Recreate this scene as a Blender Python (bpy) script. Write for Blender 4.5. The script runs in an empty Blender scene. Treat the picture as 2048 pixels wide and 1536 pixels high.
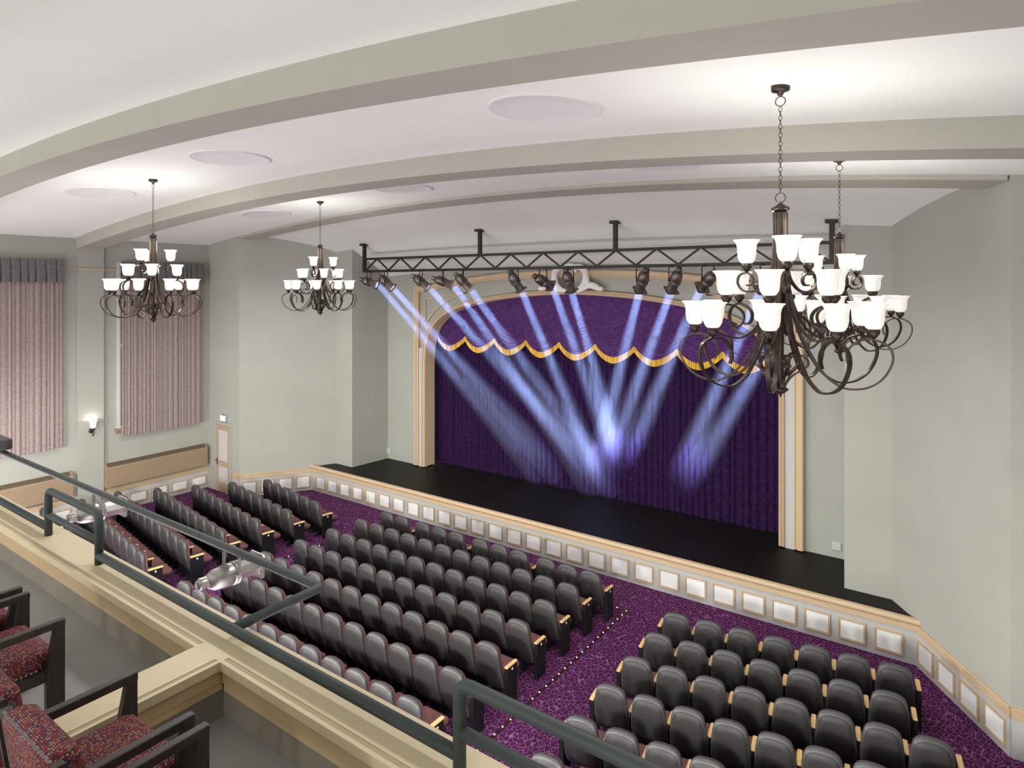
import bpy, math, random
from mathutils import Vector, Matrix
random.seed(7)
C = bpy.context.scene.collection
S = bpy.context.scene
PI = math.pi
# ---------------------------------------------------------------- camera
TH = math.radians(35.35); FPX = 1277.0; EYE = 6.6
cam = bpy.data.cameras.new('camera'); cam.sensor_width = 36.0
cam.lens = 36.0 * FPX / 2048.0
cam.shift_y = -(768 - 572) / 2048.0
cam.clip_start = 0.05; cam.clip_end = 200
co = bpy.data.objects.new('camera', cam); C.objects.link(co)
co.location = (0, 0, EYE); co.rotation_euler = (PI/2, 0, TH); S.camera = co
# ---------------------------------------------------------------- light and exposure
W = bpy.data.worlds.new('world'); S.world = W; W.use_nodes = True
W.node_tree.nodes['Background'].inputs[0].default_value = (1.0, 0.99, 0.975, 1)
W.node_tree.nodes['Background'].inputs[1].default_value = 2.1
CHAND_W = 15.0      # each of three lights among a chandelier's shades
REAR_W = 340.0      # added fill points, unseen behind the camera
UNDER_W = 1150.0     # added fill points, unseen under the balcony
UP_W = 78.0
DOWN_W = 400.0
SPOT_W = 11.5
HAZE = 0.13
S.view_settings.view_transform = 'Standard'; S.view_settings.look = 'None'
S.view_settings.gamma = 1.0; S.view_settings.use_curve_mapping = False
S.view_settings.exposure = -0.08
cy = S.cycles
cy.max_bounces = 6; cy.diffuse_bounces = 4; cy.glossy_bounces = 2; cy.transmission_bounces = 2
cy.volume_bounces = 0; cy.transparent_max_bounces = 24
cy.use_denoising = True; cy.caustics_reflective = False; cy.caustics_refractive = False
cy.sample_clamp_indirect = 4.0; cy.use_light_tree = True
# invented fill points behind the camera, raising the general light
for _x, _y in ((-17.0, -2.5), (-9.0, -2.5), (-1.2, -3.0)):
    ld = bpy.data.lights.new('rear_fill', 'POINT'); ld.energy = REAR_W; ld.color = (1,.985,.95); ld.shadow_soft_size = .45
    lo = bpy.data.objects.new('rear_fill', ld); C.objects.link(lo); lo.location = (_x, _y - 1.8, 4.9)
for _x in (-16.0, -11.0, -6.0, -1.5):  # added fill under the balcony for stage front, carpet and seat backs
    ld = bpy.data.lights.new('under_balcony_fill', 'POINT'); ld.energy = UNDER_W; ld.color = (1,.985,.95); ld.shadow_soft_size = .3
    lo = bpy.data.objects.new('under_balcony_fill', ld); C.objects.link(lo); lo.location = (_x, 1.6, 3.2)
# added fill panels, hidden below the balcony ledge, to brighten the vault
for _x in (-18.0, -13.5, -9.0, -4.5, 0.0):
    ld = bpy.data.lights.new('vault_fill', 'AREA'); ld.shape = 'RECTANGLE'; ld.size = 3.6; ld.size_y = .9; ld.energy = UP_W*(1.6 if _x < -13 else 1); ld.color = (1,.985,.96); ld.specular_factor = .2
    lo = bpy.data.objects.new('vault_fill', ld); C.objects.link(lo); lo.location = (_x, 2.95, 2.5); lo.rotation_euler = (math.radians(180-50), 0, 0)
# added fill spots below the ceiling medallions, brightening seats and stage front
for _x in (-3.8, -9.75, -14.7):
    for _y in (5.85, 9.8):
        ld = bpy.data.lights.new('stalls_fill', 'SPOT'); ld.energy = DOWN_W; ld.color = (1,.985,.96); ld.spot_size = math.radians(150); ld.spot_blend = .6; ld.shadow_soft_size = .3
        lo = bpy.data.objects.new('stalls_fill', ld); C.objects.link(lo); lo.location = (_x, _y, 8.3)
# ---------------------------------------------------------------- materials
def mat(name, col, rough=0.6, metal=0.0, spec=0.5, emit=None, es=0.0, sheen=0.0):
    m = bpy.data.materials.new(name); m.use_nodes = True
    b = m.node_tree.nodes['Principled BSDF']
    b.inputs['Base Color'].default_value = (*col, 1); b.inputs['Roughness'].default_value = rough
    b.inputs['Metallic'].default_value = metal; b.inputs['Specular IOR Level'].default_value = spec
    if emit: b.inputs['Emission Color'].default_value = (*emit, 1); b.inputs['Emission Strength'].default_value = es
    if sheen: b.inputs['Sheen Weight'].default_value = sheen; b.inputs['Sheen Roughness'].default_value = 0.4
    return m
def N(m, t, **kw):
    n = m.node_tree.nodes.new(t)
    for k, v in kw.items(): setattr(n, k, v)
    return n
def L(m, a, b): m.node_tree.links.new(a, b)
def bsdf(m): return m.node_tree.nodes['Principled BSDF']
def noisy(m, c1, c2, scale=3.0, detail=4, stretch=(1,1,1), bump=0.0, lo=0.35, hi=0.65):
    tc = N(m, 'ShaderNodeTexCoord'); mp = N(m, 'ShaderNodeMapping'); mp.inputs['Scale'].default_value = stretch
    nz = N(m, 'ShaderNodeTexNoise'); nz.inputs['Scale'].default_value = scale; nz.inputs['Detail'].default_value = detail
    cr = N(m, 'ShaderNodeValToRGB'); e = cr.color_ramp.elements
    e[0].position = lo; e[0].color = (*c1, 1); e[1].position = hi; e[1].color = (*c2, 1)
    L(m, tc.outputs['Object'], mp.inputs[0]); L(m, mp.outputs[0], nz.inputs['Vector']); L(m, nz.outputs[0], cr.inputs[0])
    L(m, cr.outputs[0], bsdf(m).inputs['Base Color'])
    if bump:
        bp = N(m, 'ShaderNodeBump'); bp.inputs['Strength'].default_value = bump; bp.inputs['Distance'].default_value = 0.01
        L(m, nz.outputs[0], bp.inputs['Height']); L(m, bp.outputs[0], bsdf(m).inputs['Normal'])
    return m
M_wall = noisy(mat('wall_paint', (.6,.57,.48), .85), (.368,.370,.328), (.388,.390,.347), 1.2)
M_ceil = noisy(mat('ceiling_paint', (.8,.78,.75), .9), (.865,.895,.86), (.885,.915,.88), .8)
M_beam = noisy(mat('beam_paint', (.6,.58,.48), .85), (.405,.398,.345), (.425,.418,.365), 1.0)
M_disc = mat('medallion_paint', (.775,.785,.80), .8)
M_tan = noisy(mat('tan_trim', (.6,.44,.26), .5), (.56,.415,.255), (.58,.435,.28), 2.0, stretch=(1,1,8))
M_reveal_lit = mat('reveal_tan_lit', (.74,.56,.36), .6)  # trim tan lightened to stand in for light the reveal lacks
M_cream = noisy(mat('ledge_cream', (.66,.54,.36), .5), (.63,.52,.335), (.67,.555,.36), 1.5)
M_ledge_tan = mat('ledge_tan', (.50,.36,.20), .55)
M_panel = mat('panel_white', (.90,.92,.90), .5)
M_dado = mat('dado_paint', (.50,.505,.485), .7)
M_stage = noisy(mat('stage_black', (.012,.010,.009), .5, 0, .18), (.0070,.0054,.0046), (.0095,.0074,.0063), 2)
M_black = mat('black_paint', (.012,.012,.013), .45)
M_grey_floor = noisy(mat('balcony_floor', (.27,.25,.23), .8), (.30,.285,.272), (.32,.305,.292), 2)
M_bwall = noisy(mat('balcony_wall', (.22,.18,.13), .8), (.20,.175,.14), (.23,.20,.16), 2)
M_pipe = noisy(mat('pipe_grey', (.05,.06,.06), .55, 0, .3), (.045,.056,.056), (.058,.070,.070), 6, stretch=(.2,3,3))
M_bronze = noisy(mat('bronze', (.06,.042,.032), .38, .75), (.050,.037,.030), (.080,.060,.047), 8)
M_truss = mat('truss_black', (.022,.018,.015), .5, .3)
M_leko = mat('lamp_body', (.16,.13,.115), .38, .8)
M_silver = noisy(mat('silver_body', (.55,.53,.52), .42, .9), (.36,.345,.33), (.45,.435,.42), 12)
M_lens = mat('lens', (.2,.25,.5), .1, emit=(.55,.65,1.0), es=1.2)
M_shell = noisy(mat('seat_shell', (.05,.05,.052), .5, 0, .4), (.033,.031,.032), (.041,.039,.039), 60, lo=.4, hi=.6)
M_shell_rim = mat('seat_shell_rim', (.056,.055,.058), .42)
M_seam = mat('seat_seam', (.17,.16,.155), .6)
M_sfab = noisy(mat('seat_fabric', (.2,.06,.06), .9), (.10,.035,.038), (.24,.105,.10), 90, 2, lo=.42, hi=.58)
M_wood = noisy(mat('arm_wood', (.75,.5,.2), .4), (.70,.46,.19), (.80,.56,.26), 6, stretch=(6,1,1))
M_endp = mat('end_panel', (.010,.011,.012), .5, 0, .3)
M_badge = mat('badge', (.8,.76,.6), .4)
M_shade = mat('glass_shade', (.9,.87,.82), .35, emit=(1.0,.96,.89), es=.42)
M_drap = noisy(mat('drape', (.33,.27,.25), .9), (.24,.195,.195), (.32,.245,.22), 14, 3)
M_drapv = noisy(mat('drape_valance', (.14,.13,.135), .9), (.115,.11,.115), (.16,.15,.155), 22, 1)
M_rad = mat('radiator_tan', (.31,.225,.145), .5)
M_strip = mat('ledge_groove', (.43,.33,.205), .55)
M_pine = mat('window_white', (.6,.6,.58), .5)
M_glass = mat('window_glass', (.10,.11,.13), .08)
M_door = mat('door_panel', (.56,.52,.52), .6)
M_doorw = mat('door_wood', (.42,.31,.21), .55)
M_gold = noisy(mat('gold_fringe', (.65,.38,.03), .5), (.50,.27,.015), (.85,.53,.05), 40, 2, stretch=(1,1,.02), lo=.42, hi=.58)
M_plaster = mat('plaster_white', (.86,.85,.83), .6)
M_led = mat('strip_bulb', (1,.6,.3), .4, emit=(1.0,.42,.14), es=5)
M_exit = mat('exit_letters', (.9,1,.92), .4, emit=(.86,1.0,.90), es=1.3)
M_exitbox = mat('exit_box', (.28,.33,.30), .5)
M_dwood = noisy(mat('dark_wood', (.05,.036,.03), .38), (.030,.024,.021), (.045,.036,.031), 12, stretch=(1,6,1))
M_nail = mat('nailhead', (.22,.21,.19), .4, .7)
M_box = mat('dark_grey_box', (.055,.052,.055), .6)
def velvet(name, c1, c2):
    m = noisy(mat(name, c2, .8, 0, .15, sheen=.1), c1, c2, 9, 6, bump=.25, lo=.38, hi=.62)
    bsdf(m).inputs['Sheen Tint'].default_value = (.55,.35,.85,1)
    return m
M_velvet = velvet('purple_velvet', (.013,.0028,.026), (.027,.0058,.052))
M_swag = velvet('swag_velvet', (.068,.024,.105), (.105,.038,.165))
# chair fabric: rows of red, orange and lavender dots woven on near-black
M_dots = mat('dotted_weave', (.2,.03,.03), .85)
def _dots():
    m = M_dots; tc = N(m, 'ShaderNodeTexCoord'); v = N(m, 'ShaderNodeTexVoronoi', voronoi_dimensions='2D'); v.inputs['Scale'].default_value = 112; v.inputs['Randomness'].default_value = .12
    # weave laid flat on tops and run across and up on the sides
    p = N(m, 'ShaderNodeSeparateXYZ'); q = N(m, 'ShaderNodeSeparateXYZ'); L(m, tc.outputs['Object'], p.inputs[0]); L(m, tc.outputs['Normal'], q.inputs[0])
    def mth(op, a, b):
        n = N(m, 'ShaderNodeMath', operation=op)
        for i, k in enumerate((a, b)):
            if isinstance(k, float): n.inputs[i].default_value = k
            else: L(m, k, n.inputs[i])
        return n.outputs[0]
    top = mth('GREATER_THAN', mth('ABSOLUTE', q.outputs['Z'], 0.0), .5); side = mth('SUBTRACT', 1.0, top)
    u = mth('ADD', p.outputs['X'], mth('MULTIPLY', p.outputs['Y'], side)); w = mth('ADD', mth('MULTIPLY', p.outputs['Y'], top), mth('MULTIPLY', p.outputs['Z'], side))
    cx = N(m, 'ShaderNodeCombineXYZ'); L(m, u, cx.inputs[0]); L(m, w, cx.inputs[1]); L(m, cx.outputs[0], v.inputs['Vector'])
    sp = N(m, 'ShaderNodeSeparateColor'); L(m, v.outputs['Color'], sp.inputs[0])
    cr = N(m, 'ShaderNodeValToRGB'); cr.color_ramp.interpolation = 'CONSTANT'; e = cr.color_ramp.elements
    e[0].position = 0; e[0].color = (.33,.022,.018,1); e[1].position = .42; e[1].color = (.58,.21,.06,1)
    for p, c in ((.62,(.05,.02,.06,1)),(.74,(.33,.25,.36,1)),(.88,(.22,.015,.015,1))):
        k = e.new(p); k.color = c
    L(m, sp.outputs[0], cr.inputs[0])
    mr = N(m, 'ShaderNodeMapRange'); mr.inputs[1].default_value = .27; mr.inputs[2].default_value = .42; mr.inputs[3].default_value = 1; mr.inputs[4].default_value = .05
    L(m, v.outputs['Distance'], mr.inputs[0])
    mx = N(m, 'ShaderNodeMix', data_type='RGBA'); L(m, mr.outputs[0], mx.inputs[0]); mx.inputs[6].default_value = (.014,.008,.02,1); L(m, cr.outputs[0], mx.inputs[7])
    L(m, mx.outputs[2], bsdf(m).inputs['Base Color'])
_dots()
# patterned carpet
M_carpet = mat('carpet', (.1,.03,.1), .95, spec=.1)
def _carpet():
    m = M_carpet; tc = N(m, 'ShaderNodeTexCoord'); mp = N(m, 'ShaderNodeMapping'); mp.inputs['Scale'].default_value = (1, .62, 1); mp.inputs['Rotation'].default_value = (0,0,.5)
    v = N(m, 'ShaderNodeTexVoronoi', feature='DISTANCE_TO_EDGE'); v.inputs['Scale'].default_value = 15; v.inputs['Randomness'].default_value = .75
    v2 = N(m, 'ShaderNodeTexVoronoi', feature='DISTANCE_TO_EDGE'); v2.inputs['Scale'].default_value = 15; v2.inputs['Randomness'].default_value = .75
    ad = N(m, 'ShaderNodeVectorMath', operation='ADD'); ad.inputs[1].default_value = (.011, -.009, 0)
    L(m, tc.outputs['Object'], mp.inputs[0]); L(m, mp.outputs[0], v.inputs['Vector']); L(m, mp.outputs[0], ad.inputs[0]); L(m, ad.outputs[0], v2.inputs['Vector'])
    def ramp(src, lo, hi, inv):
        r = N(m, 'ShaderNodeMapRange'); r.inputs[1].default_value = lo; r.inputs[2].default_value = hi
        r.inputs[3].default_value = 1 if inv else 0; r.inputs[4].default_value = 0 if inv else 1
        L(m, src, r.inputs[0]); return r.outputs[0]
    nz = N(m, 'ShaderNodeTexNoise'); nz.inputs['Scale'].default_value = 12; L(m, tc.outputs['Object'], nz.inputs['Vector'])
    a = N(m, 'ShaderNodeMix', data_type='RGBA'); a.inputs[6].default_value = (.098,.016,.080,1); a.inputs[7].default_value = (.062,.009,.052,1); L(m, nz.outputs[0], a.inputs[0])
    b = N(m, 'ShaderNodeMix', data_type='RGBA'); L(m, a.outputs[2], b.inputs[6]); b.inputs[7].default_value = (.018,.003,.020,1); L(m, ramp(v2.outputs[0], .02, .09, True), b.inputs[0])
    c = N(m, 'ShaderNodeMix', data_type='RGBA'); L(m, b.outputs[2], c.inputs[6]); c.inputs[7].default_value = (.25,.10,.25,1); L(m, ramp(v.outputs[0], .015, .06, True), c.inputs[0])
    L(m, c.outputs[2], bsdf(m).inputs['Base Color'])
_carpet()
# radiator grille: dark slots between tan bars
M_grille = mat('radiator_grille', (.1,.08,.06), .6)
def _gr():
    m = M_grille; tc = N(m, 'ShaderNodeTexCoord'); br = N(m, 'ShaderNodeTexBrick'); br.offset = 0; br.inputs['Scale'].default_value = 1
    br.inputs['Brick Width'].default_value = .055; br.inputs['Row Height'].default_value = .034; br.inputs['Mortar Size'].default_value = .005
    br.inputs['Color1'].default_value = (.03,.022,.018,1); br.inputs['Color2'].default_value = (.05,.036,.028,1); br.inputs['Mortar'].default_value = (.20,.145,.09,1)
    mp = N(m, 'ShaderNodeMapping'); mp.inputs['Rotation'].default_value = (0,0,0)
    sx = N(m, 'ShaderNodeSeparateXYZ'); cx = N(m, 'ShaderNodeCombineXYZ'); L(m, tc.outputs['Object'], sx.inputs[0])
    L(m, sx.outputs['Y'], cx.inputs['X']); L(m, sx.outputs['Z'], cx.inputs['Y']); L(m, cx.outputs[0], br.inputs['Vector']); L(m, br.outputs[0], bsdf(m).inputs['Base Color'])
_gr()
# ---------------------------------------------------------------- mesh builder
class MB:
    def __init__(s): s.v = []; s.f = []; s.mi = []; s.sm = []
    def add(s, vs, fs, mi=0, sm=False):
        o = len(s.v); s.v += [tuple(p) for p in vs]
        for f in fs: s.f.append(tuple(i + o for i in f)); s.mi.append(mi); s.sm.append(sm)
        return s
    def box(s, x0, x1, y0, y1, z0, z1, mi=0):
        vs = [(x,y,z) for z in (z0,z1) for y in (y0,y1) for x in (x0,x1)]
        return s.add(vs, [(0,2,3,1),(4,5,7,6),(0,1,5,4),(2,6,7,3),(0,4,6,2),(1,3,7,5)], mi)
    def cham(s, x0, x1, y0, y1, z0, z1, r, mi=0, sm=False):
        # box with its vertical edges and its rims chamfered
        rings = []
        for z, i in ((z0, r), (z0 + r, 0), (z1 - r, 0), (z1, r)):
            a, b, c, d = x0+i, x1-i, y0+i, y1-i
            rings.append([(a+r,c,z),(b-r,c,z),(b,c+r,z),(b,d-r,z),(b-r,d,z),(a+r,d,z),(a,d-r,z),(a,c+r,z)])
        return s.rings(rings, True, True, mi, sm)
    def rings(s, rings, closed=True, cap=False, mi=0, sm=True):
        n = len(rings[0]); vs = [p for r in rings for p in r]; fs = []
        for k in range(len(rings)-1):
            for i in range(n if closed else n-1):
                j = (i+1) % n; fs.append((k*n+i, k*n+j, (k+1)*n+j, (k+1)*n+i))
        if cap: fs.append(tuple(reversed(range(n)))); fs.append(tuple((len(rings)-1)*n+i for i in range(n)))
        return s.add(vs, fs, mi, sm)
    def lathe(s, prof, seg=16, T=None, mi=0, sm=True, cap=False):
        rs = []
        for r, z in prof:
            rs.append([(r*math.cos(2*PI*i/seg), r*math.sin(2*PI*i/seg), z) for i in range(seg)])
        if T is not None: rs = [[tuple(T @ Vector(p)) for p in r] for r in rs]
        return s.rings(rs, True, cap, mi, sm)
    def tube(s, pts, r, seg=8, mi=0, rect=None, up=None, cap=True, closed=False, sm=True):
        pts = [Vector(p) for p in pts]; n = len(pts); rs = []; prev = None
        for i, p in enumerate(pts):
            if closed: t = pts[(i+1) % n] - pts[i-1]
            else: t = pts[min(i+1,n-1)] - pts[max(i-1,0)]
            t.normalize()
            if up is not None: b = Vector(up)
            elif prev is None: b = Vector((0,0,1)) if abs(t.z) < .9 else Vector((1,0,0))
            else: b = prev
            b = b - t*b.dot(t); b.normalize(); prev = b; a = t.cross(b)
            if rect: w, h = rect; rs.append([p + a*sx*w/2 + b*sy*h/2 for sx, sy in ((-1,-1),(1,-1),(1,1),(-1,1))])
            else:
                rr = r[i] if isinstance(r, (list,tuple)) else r
                rs.append([p + (a*math.cos(2*PI*k/seg) + b*math.sin(2*PI*k/seg))*rr for k in range(seg)])
        if closed: rs.append(rs[0])
        return s.rings(rs, True, cap and not closed, mi, sm and not rect)
    def prism(s, poly, z0, z1, T=None, mi=0):
        n = len(poly); vs = [Vector((x,y,z0)) for x,y in poly] + [Vector((x,y,z1)) for x,y in poly]
        if T is not None: vs = [T @ v for v in vs]
        return s.add(vs, [tuple(reversed(range(n))), tuple(range(n,2*n))] + [(i,(i+1)%n,n+(i+1)%n,n+i) for i in range(n)], mi)
    def xf(s, T): s.v = [tuple(T @ Vector(p)) for p in s.v]; return s
    def mesh(s, name, mats):
        me = bpy.data.meshes.new(name); me.from_pydata(s.v, [], s.f)
        for m in (mats if isinstance(mats, (list,tuple)) else [mats]): me.materials.append(m)
        me.polygons.foreach_set('material_index', s.mi); me.polygons.foreach_set('use_smooth', s.sm)
        me.update(); return me
    def obj(s, name, mats, parent=None, loc=None, rot=None):
        o = bpy.data.objects.new(name, s.mesh(name, mats)); C.objects.link(o)
        if parent: o.parent = parent
        if loc: o.location = loc
        if rot: o.rotation_euler = rot
        return o
def thing(name, label, cat, loc=(0,0,0), rotz=0, group=None):
    o = bpy.data.objects.new(name, None); C.objects.link(o); o.empty_display_size = .1
    o.location = loc; o.rotation_euler = (0,0,rotz); o['label'] = label; o['category'] = cat
    if group: o['group'] = group
    return o
def tag(o, label, cat, group=None):
    o['label'] = label; o['category'] = cat
    if group: o['group'] = group
    return o
def struct(o): o['kind'] = 'structure'; return o
def ob(name, data, parent=None, loc=(0,0,0), rot=(0,0,0)):
    o = bpy.data.objects.new(name, data); C.objects.link(o); o.parent = parent; o.location = loc; o.rotation_euler = rot; return o
def dup(o, loc=None, rotz=None, label=None, parent=None):
    c = o.copy(); C.objects.link(c)
    if parent: c.parent = parent
    if loc is not None: c.location = loc
    if rotz is not None: c.rotation_euler = (0,0,rotz)
    if label: c['label'] = label
    for k in list(o.children): dup(k, parent=c)
    return c
def spline(pts, k=6):
    out = []; n = len(pts); P = [Vector(p) for p in pts]
    for i in range(n-1):
        a, b, c, d = P[max(i-1,0)], P[i], P[i+1], P[min(i+2,n-1)]
        for j in range(k):
            t = j/k; out.append(.5*((2*b)+(c-a)*t+(2*a-5*b+4*c-d)*t*t+(3*b-a-3*c+d)*t**3))
    out.append(P[-1]); return out
def lerp(tab, x):
    if x <= tab[0][0]: return tab[0][1]
    for (a, b), (c, d) in zip(tab, tab[1:]):
        if x <= c: return b + (d-b)*(x-a)/(c-a)
    return tab[-1][1]
# ---------------------------------------------------------------- the hall
XC = -8.98; XL = -20.3; XR = 2*XC - XL; RAD = 85.8
YB = -6.0
def drop(x): d = x - XC; return RAD - math.sqrt(RAD*RAD - d*d)
COVE = [(11.9,8.63),(12.2,8.59),(12.5,8.52),(13.0,8.37),(13.5,8.19),(13.77,8.08),(14.26,7.79),(14.7,7.52),(15.2,7.20),(15.7,6.9)]
def crown(y): return 8.69 if y < 11.6 else lerp(COVE, y)
def ceil_z(x, y): return crown(y) - drop(x)
xs = [XL - .02 + (XR - XL + .04)*i/60 for i in range(61)]
ys = [YB, 0, 3.53, 7.5, 11.34, 11.6] + [11.9 + .1*i for i in range(35)]
m = MB(); m.rings([[(x, y, ceil_z(x, y)) for x in xs] for y in ys], closed=False)
n0 = len(m.v); m.v += [(x, y, z + .12) for x, y, z in m.v]; nx = len(xs)
for k in range(len(ys)-1):
    for i in range(nx-1): m.f.append((n0+k*nx+i, n0+(k+1)*nx+i, n0+(k+1)*nx+i+1, n0+k*nx+i+1)); m.mi.append(0); m.sm.append(True)
struct(m.obj('ceiling', M_ceil))
def beam(y0, y1, d0, d1, steps=None):
    m = MB(); rs = []
    for x in xs:
        t = 8.75 - drop(x)
        prof = [(y0, t), (y0, 8.69 - d0 - drop(x))]
        if steps: prof += [(a, 8.69 - b - drop(x)) for a, b in steps]
        prof += [(y1, 8.69 - d1 - drop(x)), (y1, t)]
        rs.append([(x, y, z) for y, z in prof])
    m.rings(rs, True, True, sm=False)
    return struct(m.obj('ceiling_beam', M_beam))
beam(3.53, 4.18, .305, .265, [(4.02, .305), (4.02, .265)])
beam(7.5, 8.15, .305, .300)
# third beam only between the door walls
xs_all = xs; xs = [x for x in [(-18.47) + (18.96)*i/50 for i in range(51)]]
beam(11.34, 11.72, .08, .16); xs = xs_all
# side, door, angled and return walls
DW = 11.34; AL = (-18.49, DW); BL = (-16.85, 13.77); AR = (2*XC+18.49, DW); BR = (2*XC+16.85, 13.77)
SZ = .80
def wall(name, a, b, out, z1, z0=0, t=.2, mt=None):
    # a wall slab from a to b; out = side of the thickness
    d = Vector((b[0]-a[0], b[1]-a[1])); nrm = Vector((d.y, -d.x)).normalized()*t*out
    n = max(1, int(d.length/.4)); m = MB(); rs = []
    for i in range(n+1):
        p = (a[0]+d.x*i/n, a[1]+d.y*i/n); z = z1(p[0], p[1]) if callable(z1) else z1
        rs.append([(p[0],p[1],z0),(p[0]+nrm.x,p[1]+nrm.y,z0),(p[0]+nrm.x,p[1]+nrm.y,z),(p[0],p[1],z)])
    m.rings(rs, True, True, sm=False)
    return struct(m.obj(name, mt or M_wall))
top = lambda x, y: crown(y) - drop(x) + .05
wall('wall_left', (XL, YB), (XL, DW), -1, top)
wall('wall_right', (XR, YB), (XR, DW), 1, top)
wall('wall_door_left', (XL-.2, DW), AL, -1, top)
wall('wall_door_right', AR, (XR+.2, DW), -1, top)
wall('wall_angled_left', AL, BL, -1, top)
wall('wall_angled_right', BR, AR, -1, top)
m = MB(); m.box(-16.95, -16.02, 13.77, 15.25, SZ-.1, 8.2); o = struct(m.obj('wall_return_left', M_wall))
o.data.vertices  # angled inner face
for v in o.data.vertices:
    if v.co.x > -16.5: v.co.x = -16.07 if v.co.y < 14 else -15.93
m = MB(); m.box(-1.95, -1.01, 13.77, 15.25, SZ-.1, 8.2); o = struct(m.obj('wall_return_right', M_wall))
for v in o.data.vertices:
    if v.co.x < -1.5: v.co.x = -1.90 if v.co.y < 14 else -2.05
# wall piers under the second beam
m = MB(); m.box(XL, XL+.10, 7.52, 8.19, 0, 7.75); struct(m.obj('pillar', M_wall))
m = MB(); m.box(XR-.10, XR, 7.52, 8.19, 0, 7.75); struct(m.obj('pillar', M_wall))
# floor
m = MB(); m.box(XL, XR, YB, 13.6, -.1, 0); struct(m.obj('floor', M_carpet))
# ---------------------------------------------------------------- stage
m = MB(); m.add([(-17.24,13.12,SZ-.03),(-.70,13.12,SZ-.03),(-.78,13.3,SZ-.03),(-1.05,13.77,SZ-.03),(-1.05,16.6,SZ-.03),(-17,16.6,SZ-.03),(-16.9,13.77,SZ-.03),(-17.1,13.3,SZ-.03)]
      , [(0,1,2,3,4,5,6,7)]); o = m.obj('floor_stage', M_stage); struct(o)
m = MB(); m.box(-17.32, -.64, 13.12, 13.3, 0, SZ-.04); fr = struct(m.obj('wall_stage_front', M_dado))
# moulded timber edge of the stage
prof = [(13.10,.60),(13.08,.61),(13.08,.69),(13.095,.705),(13.07,.72),(13.05,.745),(13.05,.775),(13.07,.80),(13.10,.81),(13.16,.81),(13.2,.785),(13.2,.60)]
m = MB(); m.rings([[(x,y,z) for y,z in prof] for x in (-17.33, -.63)], True, True, sm=False); struct(m.obj('trim_1', M_tan))
def panel_mesh(w, z0, z1):
    m = MB(); f = .03; d = -.014      # frame stands proud of the wall, local -y is out
    for a in ((0, w, z0, z0+f), (0, w, z1-f, z1), (0, f, z0+f, z1-f), (w-f, w, z0+f, z1-f)): m.box(a[0], a[1], d*1.6, .004, a[2], a[3])
    for a in ((f, w-f, z0+f, z0+f+.008), (f, w-f, z1-f-.008, z1-f), (f, f+.008, z0+f, z1-f), (w-f-.008, w-f, z0+f, z1-f)): m.box(a[0], a[1], d*.9, .004, a[2], a[3])
    m.box(f, w-f, -.006, .003, z0+f, z1-f, 1)
    return m.mesh('panel', [M_tan, M_panel])
pm = panel_mesh(.455, .105, .495)
for i in range(28): ob('panel', pm, fr, (-17.03 + .5813*i, 13.12, 0))
def dado(name, a, b, starts, w, z0, z1, band=(.56,.71), plinth=True):
    d = Vector((b[0]-a[0], b[1]-a[1])); ln = d.length; ang = math.atan2(d.y, d.x)
    m = MB(); m.box(0, ln, -.018, 0, 0, band[0]); o = m.obj(name, M_dado, None, (a[0], a[1], 0), (0,0,ang)); struct(o)
    m = MB(); m.rings([[(x,y,z) for y,z in ((0,band[0]-.01),(-.03,band[0]),(-.03,band[1]-.035),(-.045,band[1]-.025),(-.045,band[1]-.008),(-.03,band[1]),(0,band[1]))] for x in (0, ln)], True, True, sm=False)
    m.obj('chair_rail', M_tan, o)
    p = panel_mesh(w, z0, z1)
    for s_ in starts: ob('panel', p, o, (s_, -.018, 0))
    return o
LA = math.hypot(1.64, 2.43)
dado('trim_2', AL, (-17.27, 13.145), [.07, .605, 1.14, 1.675], .435, .09, .48)
dado('trim_3', (-.69, 13.145), AR, [.07, .605, 1.14, 1.675], .435, .09, .48)
dado('trim_4', (XL+0.0, 8.19), (XL, DW), [.09, .71, 1.33, 1.95, 2.57], .505, .13, .435)
dado('trim_5', (XL, 1.2), (XL, 7.52), [.1+.62*i for i in range(10)], .505, .13, .435)
dado('trim_6', (-18.83, DW), AL, [.09], .2, .09, .48)
dado('trim_7', AR, (XR, DW), [.2], .2, .09, .48)
m = MB(); m.box(XL, -19.84, DW-.03, DW, 0, .66); m.box(XL, -19.84, DW-.05, DW, .66, .70); struct(m.obj('trim_8', M_wall))
for y0, y1 in ((YB, 7.52), (8.19, DW)):
    m = MB(); m.box(XL, XL+.03, y0, y1, 7.055, 7.095); m.box(XL, XL+.045, y0, y1, 7.075, 7.09); struct(m.obj('trim_9', M_tan))
m = MB(); m.box(XL+.09, XL+.13, 7.52, 8.19, 7.055, 7.095); struct(m.obj('trim_10', M_tan))
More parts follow.
